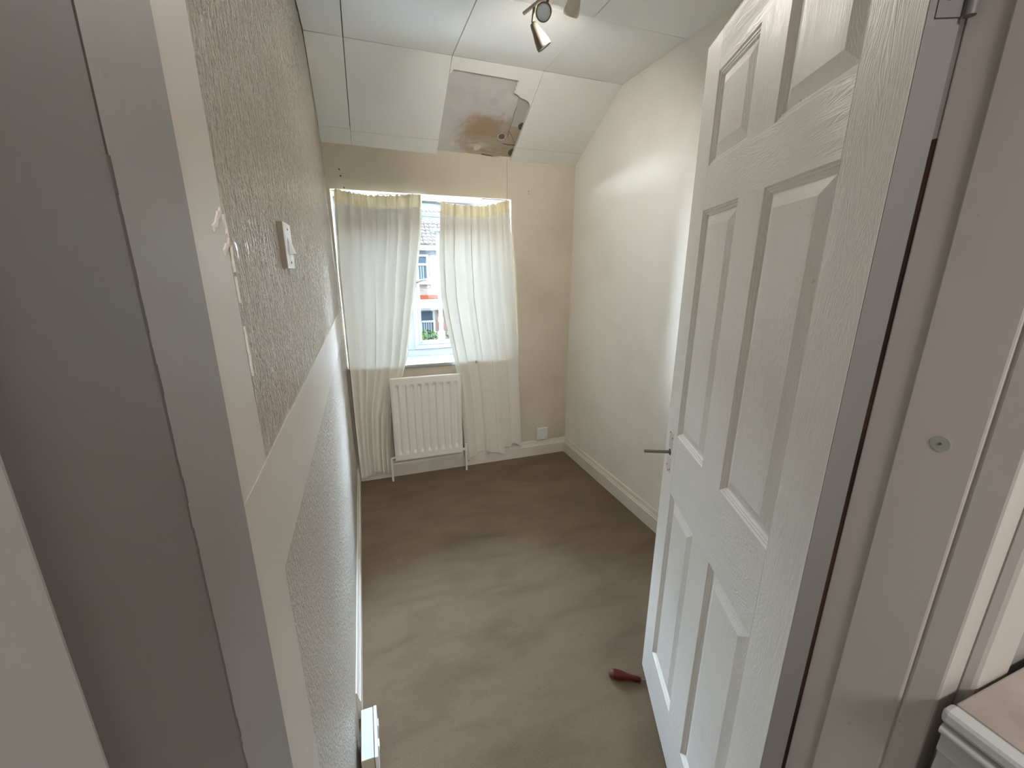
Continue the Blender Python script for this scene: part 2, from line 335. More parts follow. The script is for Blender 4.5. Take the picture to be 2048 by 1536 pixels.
c = mixc(pb, math_(pb, 'MULTIPLY', blob(0.86, 0.50, 0.24, 0.20, 0.75, 1.0, 0.25, 2), 0.85), c, (0.36, 0.285, 0.2))
c = mixc(pb, math_(pb, 'MULTIPLY', blob(0.745, 0.40, 0.135, 0.095, 0.5, 1.0, 0.35, 5), 0.75), c, (0.36, 0.22, 0.135))
c = mixc(pb, math_(pb, 'MULTIPLY', blob(0.83, 0.44, 0.11, 0.035, 0.4, 1.0, 0.4, 11), 0.6), c, (0.34, 0.22, 0.14))
c = mixc(pb, math_(pb, 'MULTIPLY', blob(0.75, 0.54, 0.09, 0.035, 0.5, 0.9, 0.3, 7), 0.7), c, (0.56, 0.52, 0.45))
c = mixc(pb, math_(pb, 'MULTIPLY', ramp(pb, nz(pb, coords(pb, (0.3, 1, 1)), 60, 4), [(0.55, (0, 0, 0)), (0.7, (1, 1, 1))]), math_(pb, 'MULTIPLY', blob(0.83, 0.53, 0.26, 0.12, 0.6, 1.0, 0.3, 3), 0.6)), c, (0.24, 0.16, 0.10))
base(pb, c); bump(pb, nz(pb, v, 45, 5), 0.5, 0.002)
MB().hexa([sp_(0.50, -0.01, 0.013), sp_(0.925, -0.01, 0.013), sp_(0.925, SL + 0.01, 0.013), sp_(0.50, SL + 0.01, 0.013)],
          [sp_(0.50, -0.01, 0.021), sp_(0.925, -0.01, 0.021), sp_(0.925, SL + 0.01, 0.021), sp_(0.50, SL + 0.01, 0.021)]).build('plasterboard', pb, cl)
strip_m = mat('grey_jointing_board', (0.44, 0.43, 0.385), 0.9)
pts = [(0.9262, 0.0)] + [(0.9262, SL)] + [(1.03, SL), (1.03, 0.0)]
o = flat_poly('plasterboard', pts, 0.0142, 0.021, pb)
flat_poly('bare_plaster_strip', [(0.912, 0.15), (0.9245, 0.37), (0.99, 0.37), (0.994, 0.15)], 0.0128, 0.0135, strip_m)
dab_m = mat('adhesive_dab', (0.50, 0.475, 0.455), 0.9); dabd = mat('dark_adhesive_dab', (0.2, 0.165, 0.14), 0.95); dabw = mat('pale_filler', (0.62, 0.585, 0.52), 0.9)
v = coords(dabd); base(dabd, ramp(dabd, nz(dabd, v, 90, 4), [(0.35, (0.05, 0.04, 0.03)), (0.7, (0.2, 0.165, 0.135))]))
def disc(x, s, r, m, o0=0.0105, o1=0.013, wob=0.06, name='adhesive_dab', n=22, half=None):
    pts = []
    for k in range(n):
        a = 2 * math.pi * k / n; rr = r * (1 + wob * noise.noise(Vector((math.cos(a) * 2 + x * 9, math.sin(a) * 2, s * 7)))) ; px = x + rr * math.cos(a)
        if half: px = min(px, half)
        pts.append((px, s + rr * math.sin(a)))
    return flat_poly(name, pts, o0, o1, m)
disc(0.783, 0.226, 0.021, dab_m, 0.0118); disc(0.61, 0.445, 0.021, dab_m, 0.0122)
disc(0.893, 0.452, 0.025, dab_m, 0.0122, wob=0.5); disc(0.893, 0.450, 0.020, dabd, 0.0119)
disc(0.999, 0.36, 0.026, dabd, 0.0118, 0.0142, half=1.0, name='dark_hole'); disc(1.0, 0.565, 0.03, dabd, 0.0118, 0.0142, half=1.005, name='dark_hole')
disc(0.60, 0.545, 0.016, dabw, 0.0122, wob=0.5); disc(0.76, 0.552, 0.022, dabw, 0.0122, wob=0.6)
crk = MB(); p = [sp_(0.9258, 0.235, 0.0128), sp_(0.921, 0.27, 0.0128), sp_(0.927, 0.33, 0.0128), sp_(0.924, 0.40, 0.0128), sp_(0.932, 0.45, 0.0128)]
crk.tube(p, 0.0012, 6); crk.tube([sp_(0.925, 0.405, 0.0128), sp_(0.95, 0.43, 0.0128), sp_(0.97, 0.46, 0.0128), sp_(0.985, 0.485, 0.0128)], 0.0012, 6)
crk.tube([sp_(0.91, 0.50, 0.0128), sp_(0.95, 0.507, 0.0125), sp_(1.0, 0.503, 0.0125)], 0.0018, 6)
crk.tube([sp_(0.80, SL - 0.012, 0.011), sp_(0.88, SL - 0.004, 0.011), sp_(1.0, SL - 0.002, 0.011)], 0.0028, 6); crk.build('crack', back_m, cl)

# ------------------------------------------------------------------ skirtings
def prof(w, h): return [(0, 0), (w, 0), (w, h * 0.66), (w * .8, h * 0.69), (w * .78, h * 0.74), (w * .55, h * 0.80), (w * 0.42, h * 0.93), (w * 0.25, h), (0, h)]
sk = MB().prism([(YB - p[0] * 1.0, p[1]) for p in prof(0.018, 0.122)], 'x', -0.125, XR).build('baseboard_back', gloss); struct(sk, 'cream painted skirting under the window')
sk = MB().prism([(XR - p[0], p[1]) for p in prof(0.018, 0.122)], 'y', 0.34, YB - 0.019).build('baseboard_right', gloss); struct(sk, 'cream painted skirting along the right wall')
sk = MB().prism([(-0.128 + p[0] * 0.75, p[1]) for p in prof(0.018, 0.11)], 'y', 1.15, YB - 0.019).build('baseboard_left', gloss); struct(sk, 'white painted skirting along the left wall')

# ------------------------------------------------------------------ window
wn = empty('window_1', (0.44, 3.13, OZ0)); struct(wn, 'white window in a deep reveal behind the curtains')
def wpart(mb, name, m, parent=wn, bev=0.0, off=(0.44, 3.13, OZ0)):
    mb.v = [(a - off[0], b_ - off[1], c_ - off[2]) for a, b_, c_ in mb.v]
    return mb.build(name, m, parent, bev, 2)
def frame_ring(x0, x1, z0, z1, wd, y0, y1):
    m_ = MB()
    a = [(x0, z0), (x1, z0), (x1, z1), (x0, z1)]; b_ = [(x0 + wd, z0 + wd), (x1 - wd, z0 + wd), (x1 - wd, z1 - wd), (x0 + wd, z1 - wd)]
    for i in range(4):
        j = (i + 1) % 4
        q = [a[i], a[j], b_[j], b_[i]]
        m_.hexa([(p[0], y0, p[1]) for p in q], [(p[0], y1, p[1]) for p in q])
    return m_
FY = 3.13
wpart(frame_ring(OX0 - 0.01, OX1 + 0.01, 0.812, 1.90, 0.05, FY, FY + 0.06), 'frame', upvc, bev=0.003)
wpart(MB().box(0.285, 0.348, FY, FY + 0.06, 0.862, 1.85), 'mullion', upvc, bev=0.003)
def sash(x0, x1, z0, z1):
    s_ = wpart(frame_ring(x0, x1, z0, z1, 0.03, FY - 0.014, FY + 0.05), 'sash', upvc, bev=0.002)
    wpart(frame_ring(x0 + 0.031, x1 - 0.031, z0 + 0.031, z1 - 0.031, 0.022, FY - 0.006, FY + 0.04), 'glazing_bead', upvc, s_, 0.004)
    wpart(frame_ring(x0 + 0.0525, x1 - 0.0525, z0 + 0.0525, z1 - 0.0525, 0.004, FY + 0.0, FY + 0.03), 'seal', seal_m, s_)
    wpart(MB().box(x0 + 0.05, x1 - 0.05, FY + 0.012, FY + 0.016, z0 + 0.05, z1 - 0.05), 'pane', glass_m, s_)
    return s_
s1 = sash(0.342, 0.963, 0.868, 1.825); sash(-0.085, 0.283, 0.868, 1.825)
hd = wpart(MB().box(0.352, 0.376, FY - 0.034, FY - 0.014, 1.315, 1.375).tube([(0.362, FY - 0.035, 1.352), (0.37, FY - 0.05, 1.354), (0.42, FY - 0.054, 1.366), (0.50, FY - 0.052, 1.385)], [0.009, 0.01, 0.007, 0.006], 10), 'handle', steel, s1, 0.002)
sill = MB().box(OX0 + 0.001, OX1 - 0.001, YB - 0.022, FY + 0.02, 0.788, 0.815)
wpart(sill, 'window_sill', mat('white_sill_paint', (0.36, 0.36, 0.35), 0.6, 0.2), bev=0.008)
# plain plaster reveals belong to the wall; lift-off trickle vent on the head
wpart(MB().box(0.40, 0.80, FY - 0.018, FY, 1.852, 1.878), 'trickle_vent', upvc, bev=0.003)

# ------------------------------------------------------------------ curtains
def lerp_tab(t, tab):
    if t <= tab[0][0]: return tab[0][1]
    for (a, b_), (c_, d) in zip(tab, tab[1:]):
        if t <= c_: 
            k = (t - a) / (c_ - a); return b_ + (d - b_) * k
    return tab[-1][1]
def curtain(label, Lt, Rt, top, bot, folds, head, y0=2.838, seed=0, wrap=0):
    # Lt, Rt: edge x by height; top, bot: height by u; folds: (centre u, half width, depth, grows with drop)
    rt = empty('curtain', ((lerp_tab(1, Lt) + lerp_tab(1, Rt)) / 2, y0, lerp_tab(0.5, bot)))
    off = Vector(rt.location)
    NU, NV = 260, 150
    def pos(u, z, hd=False):
        zt = lerp_tab(u, top); zb = lerp_tab(u, bot)
        l = lerp_tab(z, Lt); r = lerp_tab(z, Rt); dr = max(0, min(1, (1.82 - z) / 1.5))
        y = 0; x = u
        for (c_, wd, dp, gr) in folds:
            a = 1.35 * dp * ((1 - gr) + gr * dr) if gr >= 0 else dp * (1 + gr * dr)
            t = (u - c_) / wd
            g = math.exp(-t * t)
            y -= a * g * (0.62 - 0.95 * t); x -= (1.45 if dp > 0.017 else 0.6) * wd * t * g * min(1, abs(a) / 0.016)
        # small gathers near the heading
        top_f = max(0.0, 1 - (zt - z) / 0.45)
        y += (0.0055 + 0.006 * max(0, 1 - (zt - z) / 0.1)) * top_f * math.sin(u * 95 + seed + 2 * math.sin(u * 17 + seed)) + 0.0022 * math.sin(u * 41 + seed + 1.2 * z)
        y += 0.006 * noise.noise(Vector((u * 5, z * 2.2, seed)))
        x = max(-0.0, min(1.0, x))
        e = max(0, 1 - abs(u - wrap) / 0.035); yy = y0 + y; yy += (YB - 0.004 - yy) * e * e * (3 - 2 * e); yy = min(YB - 0.004, yy)
        return Vector((l + (r - l) * x, yy, z)) - off
    def sheet(name, m, f0, f1, nv, dy=0.0, zf=None):
        mb = MB(); vs = []
        for j in range(nv + 1):
            for i in range(NU + 1):
                u = i / NU; zt = lerp_tab(u, top); zb = lerp_tab(u, bot)
                za, zc = f0(u, zt, zb), f1(u, zt, zb); z = za + (zc - za) * j / nv
                q = pos(u, z); q.y += dy; vs.append(q)
        mb.add(vs, [(j * (NU + 1) + i, j * (NU + 1) + i + 1, (j + 1) * (NU + 1) + i + 1, (j + 1) * (NU + 1) + i) for j in range(nv) for i in range(NU)], True)
        return mb.build(name, m, rt)
    sheet('cloth', curt_m, lambda u, t, b_: t - head, lambda u, t, b_: b_, NV)
    fr_ = lambda u: 0.006 * noise.noise(Vector((u * 60, seed, 1))) + 0.003 * math.sin(u * 140)
    hdg = sheet('heading', head_m, lambda u, t, b_: t + fr_(u), lambda u, t, b_: t - head, 14, -0.0004)
    sheet('hem', head_m if False else curt_m, lambda u, t, b_: b_ + 0.045, lambda u, t, b_: b_ - 0.0005, 3, 0.0022)
    tag(rt, label, 'curtain'); return rt
curtain('cream curtain drawn over the left half of the window, its foot bunched by the radiator',
        [(0, -0.120), (1.0, -0.133), (1.45, -0.136), (1.9, -0.116)],
        [(0.03, 0.098), (0.25, 0.102), (0.478, 0.128), (0.6, 0.165), (0.72, 0.212), (0.853, 0.253), (1.25, 0.325), (1.664, 0.395), (1.9, 0.41)],
        [(0, 1.89), (0.08, 1.889), (0.25, 1.872), (0.45, 1.866), (0.7, 1.874), (0.85, 1.884), (1, 1.888)],
        [(0, 0.018), (0.1, 0.03), (0.3, 0.042), (0.55, 0.068), (0.7, 0.06), (0.85, 0.04), (1, 0.032)],
        [(0.05, 0.05, 0.022, 0), (0.2, 0.05, 0.012, 0.5), (0.33, 0.045, 0.014, -0.3), (0.47, 0.06, 0.02, 0.8), (0.6, 0.05, 0.014, 0.3), (0.72, 0.05, 0.024, 0.6), (0.86, 0.05, 0.026, 0.5), (0.97, 0.03, 0.012, 0.2)],
        0.072, seed=1.3)
curtain('cream curtain over the right half of the window, its foot hanging beside the radiator',
        [(0.05, 0.632), (0.2, 0.62), (0.537, 0.602), (0.7, 0.585), (0.833, 0.562), (1.05, 0.522), (1.25, 0.492), (1.5, 0.487), (1.855, 0.512), (1.9, 0.513)],
        [(0.08, 1.098), (0.6, 1.072), (1.0, 1.058), (1.37, 1.035), (1.7, 1.005), (1.9, 0.99)],
        [(0, 1.852), (0.1, 1.846), (0.3, 1.838), (0.55, 1.836), (0.75, 1.855), (0.88, 1.877), (1, 1.888)],
        [(0, 0.062), (0.1, 0.058), (0.17, 0.095), (0.3, 0.108), (0.5, 0.085), (0.64, 0.068), (0.665, 0.07), (0.68, 0.118), (0.80, 0.118), (0.83, 0.135), (0.9, 0.125), (0.95, 0.108), (1, 0.14)],
        [(0.07, 0.05, 0.026, 0.3), (0.2, 0.045, 0.02, 0.4), (0.34, 0.03, -0.012, 0.5), (0.42, 0.05, 0.018, 0.4), (0.56, 0.05, 0.014, 0.3), (0.66, 0.035, 0.022, 0.6), (0.78, 0.04, 0.012, 0.3), (0.95, 0.035, 0.024, 0.5)],
        0.07, seed=4.1, wrap=1)
cw = MB().tube([(-0.125, 2.853, 1.884), (0.1, 2.853, 1.876), (0.40, 2.853, 1.888), (0.45, 2.853, 1.872), (0.513, 2.853, 1.852), (0.75, 2.853, 1.834), (0.99, 2.853, 1.884)], 0.0022, 8).build('curtain_wire', white_plastic)
tag(cw, 'thin white curtain wire bare in the gap between the two curtains', 'curtain wire')

# ------------------------------------------------------------------ radiator
rx0, rx1, rz0, rz1, ry = 0.125, 0.602, 0.153, 0.743, 2.768
rt = empty('radiator', ((rx0 + rx1) / 2, 2.79, rz0)); of = (rt.location.x, 2.79, rz0)
cols = 9; pit = (rx1 - rx0 - 0.03) / cols
NX, NZ = 200, 60; vs = []
def rdep(x, z):
    k = (x - rx0 - 0.015) / pit
    if k < 0 or k > cols: return 0
    f = abs((k % 1) - 0.5) * 2        # 0 in channel middle
    a = 1 - min(1, max(0, (f - 0.25) / 0.4)); a = a * a * (3 - 2 * a)
    e = min(1, max(0, (z - rz0 - 0.045) / 0.022)) * min(1, max(0, (rz1 - 0.045 - z) / 0.022)); e = e * e * (3 - 2 * e)
    return 0.015 * a * e
mb = MB()
for j in range(NZ + 1):
    # rows crowd at the ends of the channels
    t = j / NZ; z = rz0 + 0.004 + (rz1 - rz0 - 0.008) * (0.5 - 0.5 * math.cos(math.pi * t))
    for i in range(NX + 1):
        x = rx0 + 0.004 + (rx1 - rx0 - 0.008) * i / NX
        ed = min(i, NX - i, 3) / 3; vs.append((x - of[0], ry + rdep(x, z) + (0.004 if j in (0, NZ) else 0) + 0.004 * (1 - ed) - of[1], z - of[2]))
mb.add(vs, [(j * (NX + 1) + i, j * (NX + 1) + i + 1, (j + 1) * (NX + 1) + i + 1, (j + 1) * (NX + 1) + i) for j in range(NZ) for i in range(NX)], True)
mb.build('front_panel', rad_m, rt)
wpart(MB().box(rx0, rx1, ry + 0.0165, ry + 0.028, rz0, rz1), 'back_panel', rad_m, rt, 0.004, of)
for a_, b_, c_, d in ((rx0, rx1, rz1 - 0.0055, rz1), (rx0, rx1, rz0, rz0 + 0.0055), (rx0, rx0 + 0.0055, rz0 + .006, rz1 - .006), (rx1 - 0.0055, rx1, rz0 + .006, rz1 - .006)):
    wpart(MB().box(a_, b_, ry + 0.002, ry + 0.0125, c_, d), 'edge_seam', rad_m, rt, 0.0015, of)
for x in (rx0 + 0.16, rx1 - 0.19): wpart(MB().box(x, x + 0.03, ry + 0.026, YB, 0.2, 0.68), 'bracket', rad_m, rt, 0, of)
wpart(MB().box(rx1, rx1 + 0.022, ry + 0.008, ry + 0.024, rz0 + 0.01, rz0 + 0.026).tube([(rx1 + 0.026, ry + 0.016, rz0 - 0.02), (rx1 + 0.026, ry + 0.016, rz0 + 0.055)], [0.010, 0.012], 12), 'valve', white_plastic, rt, 0, of)
wpart(MB().tube([(rx1 + 0.026, ry + 0.016, 0.0), (rx1 + 0.026, ry + 0.016, rz0 - 0.01)], 0.0075, 12), 'pipe', rad_m, rt, 0, of)
wpart(MB().tube([(rx0 - 0.026, ry + 0.016, 0.0), (rx0 - 0.026, ry + 0.016, rz0 + 0.018), (rx0 - 0.02, ry + 0.016, rz0 + 0.02), (rx0, ry + 0.018, rz0 + 0.02)], 0.0075, 12), 'pipe', rad_m, rt, 0, of)
tag(rt, 'white ridged panel radiator under the window between the curtains', 'radiator')

# ------------------------------------------------------------------ sockets and switch
rt = empty('blank_socket', (1.266, YB - 0.006, 0.13)); of = tuple(rt.location)
wpart(MB().box(1.221, 1.311, YB - 0.022, YB + 0.001, 0.13, 0.228), 'plate', white_plastic, rt, 0.005, of)
for x in (1.237, 1.296): wpart(MB().tube([(x, YB - 0.0228, 0.15), (x, YB - 0.020, 0.15)], 0.0028, 10), 'screw', steel, rt, 0, of)
tag(rt, 'square white blanking plate on the back wall above the skirting', 'wall plate')

sx = xl(1.48)
rt = empty('light_switch', (sx, 0.978, 1.44)); of = tuple(rt.location)
wpart(MB().box(sx, sx + 0.0092, 0.9355, 1.0205, 1.4405, 1.5255), 'back_box', mat('brown_side_plastic', (0.26, 0.22, 0.16), 0.5), rt, 0, of)  # switch sides darker and browner than the white plate
wpart(MB().box(sx + 0.0093, sx + 0.011, 0.935, 1.021, 1.440, 1.526), 'plate', white_plastic, rt, 0.0005, of)
rk = MB(); y0, y1 = 0.966, 0.990; z0, z1 = 1.467, 1.499; fx = sx + 0.0115
rk.add([(fx, y0, z0), (fx, y1, z0), (fx, y1, z1), (fx, y0, z1), (fx + 0.010, y0, z0 + 0.001), (fx + 0.010, y1, z0 + 0.001)],
       [(0, 1, 2, 3), (4, 5, 2, 3), (0, 4, 3), (1, 2, 5), (0, 1, 5, 4)])
wpart(rk, 'rocker', white_plastic, rt, 0.0006, of)
for z in (1.515, 1.4515): wpart(MB().tube([(sx + 0.0105, 0.978, z), (sx + 0.0122, 0.978, z)], 0.0022, 10), 'screw', steel, rt, 0, of)
tag(rt, 'white one-way light switch on the textured left wall', 'light switch')

rt = empty('double_socket', (-0.09, 1.02, 0.015)); of = tuple(rt.location)
wpart(MB().box(-0.113, -0.0775, 0.945, 1.097, 0.018, 0.098), 'back_box', mat('cream_box_plastic', (0.50, 0.44, 0.34), 0.5), rt, 0.0015, of)
wpart(MB().box(-0.112, -0.0785, 0.9455, 1.0965, 0.0981, 0.1005), 'top_face', mat('paint_flecked_plastic', (0.66, 0.68, 0.69), 0.5), rt, 0.0005, of)
wpart(MB().box(-0.0762, -0.0665, 0.943, 1.099, 0.0155, 0.1005), 'face_plate', white_plastic, rt, 0.0018, of)
for y in (0.99, 1.05): wpart(MB().box(-0.0665, -0.0625, y - 0.012, y + 0.012, 0.072, 0.090), 'rocker', white_plastic, rt, 0.0015, of)
tag(rt, 'white double socket on its box low on the left wall at the bottom edge', 'socket')

# ------------------------------------------------------------------ doorway linings
t1 = empty('trim_1'); struct(t1, 'grey painted door lining on the left')
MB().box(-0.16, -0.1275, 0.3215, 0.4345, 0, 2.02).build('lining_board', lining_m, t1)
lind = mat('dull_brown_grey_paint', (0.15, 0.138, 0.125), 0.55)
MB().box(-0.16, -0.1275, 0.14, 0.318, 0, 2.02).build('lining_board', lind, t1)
MB().box(-0.175, -0.1277, 0.3182, 0.3214, 0, 2.02).build('gap', dark_m, t1)  # flush dark strip stands in for the shade inside the open joint
f = MB(); z = 0.0
while z < 2.0:                                   # paint bridging the joint where it has not cracked open
    op = (1.50 < z < 1.64) or (0.72 < z < 0.96) or z > 1.92
    if not op: f.box(-0.15, -0.1272 - 0.0008 * noise.noise(Vector((z * 40, 0, 0))), 0.3181, 0.3216, z, z + 0.0101)
    z += 0.01
f.build('paint_fill', mat('greyed_filler', (0.12, 0.11, 0.10), 0.9, 0.1), t1)
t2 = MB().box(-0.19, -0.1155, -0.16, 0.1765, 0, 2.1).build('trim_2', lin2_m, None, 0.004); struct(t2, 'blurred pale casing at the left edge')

t3 = empty('trim_3'); struct(t3, 'pale painted door lining on the right with the door stop')
MB().box(0.632, 0.668, 0.2, 0.341, 0, 2.02).build('lining_board', lin3_m, t3, 0.002)
MB().box(0.6285, 0.64, 0.228, 0.303, 0, 2.0).build('door_stop', lin3_m, t3, 0.0025)
MB().box(0.6295, 0.668, 0.196, 0.2265, 0, 2.02).build('lining_edge', lin3_m, t3, 0.003)
MB().tube([(0.6278, 0.262, 1.243), (0.6292, 0.262, 1.243)], 0.0095, 24).build('filled_screw_hole', mat('grey_green_filler', (0.36, 0.38, 0.34), 0.6), t3)
MB().tube([(0.6272, 0.262, 1.243), (0.6282, 0.262, 1.243)], 0.0015, 10).build('screw', steel, t3)
MB().box(0.633, 0.70, 0.3415, 0.356, 0, 1.585).build('bare_architrave', brown_m, t3)
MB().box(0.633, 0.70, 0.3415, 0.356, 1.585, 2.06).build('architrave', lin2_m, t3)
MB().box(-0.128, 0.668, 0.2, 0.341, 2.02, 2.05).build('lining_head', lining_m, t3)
t4 = MB().box(0.668, 0.74, 0.182, 0.2, 0, 2.1).build('trim_4', lin3_m, None, 0.005); struct(t4, 'landing architrave on the right')

# landing ledge at the lower right
rt = empty('landing_cupboard', (0.90, -0.15, 0)); of = (0.90, -0.15, 0)
gl = mat('grey_cupboard_paint', (0.50, 0.51, 0.51), 0.45); tp = mat('dusty_brown_top', (0.38, 0.34, 0.30), 0.6)
base(tp, ramp(tp, nz(tp, coords(tp), 14, 5), [(0.35, (0.30, 0.26, 0.225)), (0.7, (0.42, 0.39, 0.36))]))
wpart(MB().box(0.615, 1.2, -0.5, 0.178, 0.93, 0.952), 'top', tp, rt, 0.002, of)
wpart(MB().box(0.594, 0.6145, -0.5, 0.181, 0.932, 0.953), 'nosing', gl, rt, 0.006, of)
wpart(MB().tube([(0.603, -0.5, 0.921), (0.603, 0.178, 0.921)], 0.008, 12), 'bead', gl, rt, 0, of)
wpart(MB().box(0.612, 0.63, -0.5, 0.178, 0.0, 0.929), 'carcass', gl, rt, 0, of)
wpart(MB().box(0.604, 0.6115, -0.5, 0.178, 0.885, 0.912), 'rail', gl, rt, 0.0015, of)
wpart(MB().box(0.604, 0.6115, 0.085, 0.10, 0.0, 0.8845), 'stile', lin2_m, rt, 0.0015, of)
wpart(MB().box(0.63, 1.2, -0.5, 0.178, 0.0, 0.9295), 'body', tp, rt, 0, of)
tag(rt, 'grey painted cupboard with a moulded dusty top edge at the lower right', 'cupboard')

# ------------------------------------------------------------------ door
dx, dy = 0.2925 / 0.71686, 0.6545 / 0.71686
ang = math.atan2(0.6545, 0.2925)
dr = empty('door_1', (0.5878, 0.3530, 0.006), ang); struct(dr, 'open white six-panel moulded door')
TH = 0.035; U = [0.0, 0.098, 0.305, 0.414, 0.617, 0.716]; Z = [0.0, 0.165, 0.775, 0.963, 1.58, 1.683, 1.887, 1.975]
MB().box(U[0], U[1], -TH, 0, Z[0], Z[7]).build('stile', door_v, dr, 0.0012, 1)
MB().box(U[4], U[5], -TH, 0, Z[0], Z[7]).build('stile', door_v, dr, 0.0012, 1)
for a_, b_ in ((1, 2), (3, 4), (5, 6)): MB().box(U[2], U[3], -TH, 0, Z[a_], Z[b_]).build('muntin', door_v, dr)
for a_, b_ in ((0, 1), (2, 3), (4, 5), (6, 7)): MB().box(U[1], U[4], -TH, 0, Z[a_], Z[b_]).build('rail', door_h, dr)
PR = [(0, 0), (0.003, -0.0035), (0.006, -0.0035), (0.0075, -0.006), (0.0105, -0.006), (0.012, -0.009), (0.0145, -0.0105), (0.040, -0.0015), (0.0405, -0.0015)]
for (ua, ub) in ((1, 2), (3, 4)):
    for (za, zb) in ((1, 2), (3, 4), (5, 6)):
        x0, x1, z0, z1 = U[ua], U[ub], Z[za], Z[zb]; mb = MB(); vs = []
        for (i_, d) in PR: vs += [(x0 + i_, d, z0 + i_), (x1 - i_, d, z0 + i_), (x1 - i_, d, z1 - i_), (x0 + i_, d, z1 - i_)]
        n = len(PR); fs = [(k * 4 + a_, k * 4 + (a_ + 1) % 4, (k + 1) * 4 + (a_ + 1) % 4, (k + 1) * 4 + a_) for k in range(n - 1) for a_ in range(4)]
        fs.append(((n - 1) * 4, (n - 1) * 4 + 1, (n - 1) * 4 + 2, (n - 1) * 4 + 3)); mb.add(vs, fs)
        k = len(mb.v); mb.add([(x0, -TH, z0), (x1, -TH, z0), (x1, -TH, z1), (x0, -TH, z1)], [(3, 2, 1, 0)])
        mb.f += [(a_, (a_ + 1) % 4, k + (a_ + 1) % 4, k + a_) for a_ in range(4)]; mb.sm += [False] * 4
        mb.build('panel', door_v, dr)
MB().box(-0.0006, 0.0004, -TH + 0.0006, -0.0006, 0.001, 1.974).build('hinge_edge', edge_m, dr)  # thin dark skin: the dim landing's shade put into the edge colour
# spindle and latch-plate mark
sp = MB().box(0.6615, 0.6695, 0.0, 0.078, 0.887, 0.895).build('spindle', steel, dr, 0.0008)
MB().tube([(0.6655, -0.001, 0.891), (0.6655, 0.0006, 0.891)], 0.0105, 16).build('spindle_hole', back_m, dr)
pm = mat('unpainted_plate_mark', (0.62, 0.585, 0.54), 0.6)
MB().box(0.648, 0.683, -0.001, 0.0005, 0.905, 0.955).build('plate_mark', pm, dr)
MB().box(0.648, 0.683, -0.001, 0.0005, 0.825, 0.877).build('plate_mark', edge_m if False else mat('plate_mark_pale', (0.70, 0.68, 0.63), 0.6), dr)
mb = MB()
for x, z in ((0.652, 0.941), (0.679, 0.951), (0.652, 0.838), (0.681, 0.843), (0.666, 0.829)): mb.tube([(x, -0.002, z), (x, 0.0009, z)], 0.003, 8)
mb.build('screw_hole', back_m, dr)
# painted-over hinges on the hinge edge
hg = mat('painted_hinge', (0.17, 0.16, 0.16), 0.5)
for z in (1.69, 0.16):
    h = MB().box(-0.0022, -0.0003, -TH + 0.001, -0.008, z, z + 0.1).build('hinge', hg, dr, 0.0006)
    MB().tube([(-0.006, -TH - 0.003, z - 0.001), (-0.006, -TH - 0.003, z + 0.101)], 0.0055, 12).build('hinge_pin', hg, h)
    for q in (0.018, 0.05, 0.082): MB().tube([(-0.003, -0.018, z + q), (-0.0018, -0.018, z + q)], 0.003, 8).build('screw', dark_m, h)

# ------------------------------------------------------------------ screwdriver wedged under the door
a = Vector((0.738, 1.008, 0.0165)); b_ = Vector((0.90, 0.915, 0.006)); dd = (b_ - a); ln = dd.length; dd.normalize()
rt = empty('screwdriver', (a.x, a.y, 0)); of = (a.x, a.y, 0)
P_ = lambda t: tuple(a + dd * t)
wpart(MB().tube([P_(t) for t in (0, 0.003, 0.010, 0.014)], [0.006, 0.0125, 0.0155, 0.0158], 18), 'end_cap', mat('clear_red_cap', (0.11, 0.05, 0.035), 0.3), rt, 0, of)
wpart(MB().tube([P_(t) for t in (0.014, 0.03, 0.042, 0.052, 0.062, 0.075, 0.10, 0.112)], [0.0162, 0.0175, 0.0168, 0.0140, 0.0112, 0.0098, 0.0094, 0.007], 18), 'handle', red_m, rt, 0, of)
wpart(MB().tube([P_(0.111), P_(0.17), P_(0.22)], [0.003, 0.003, 0.0035], 10), 'blade', steel, rt, 0, of)
tag(rt, 'dark red screwdriver wedged under the foot of the white door', 'screwdriver')

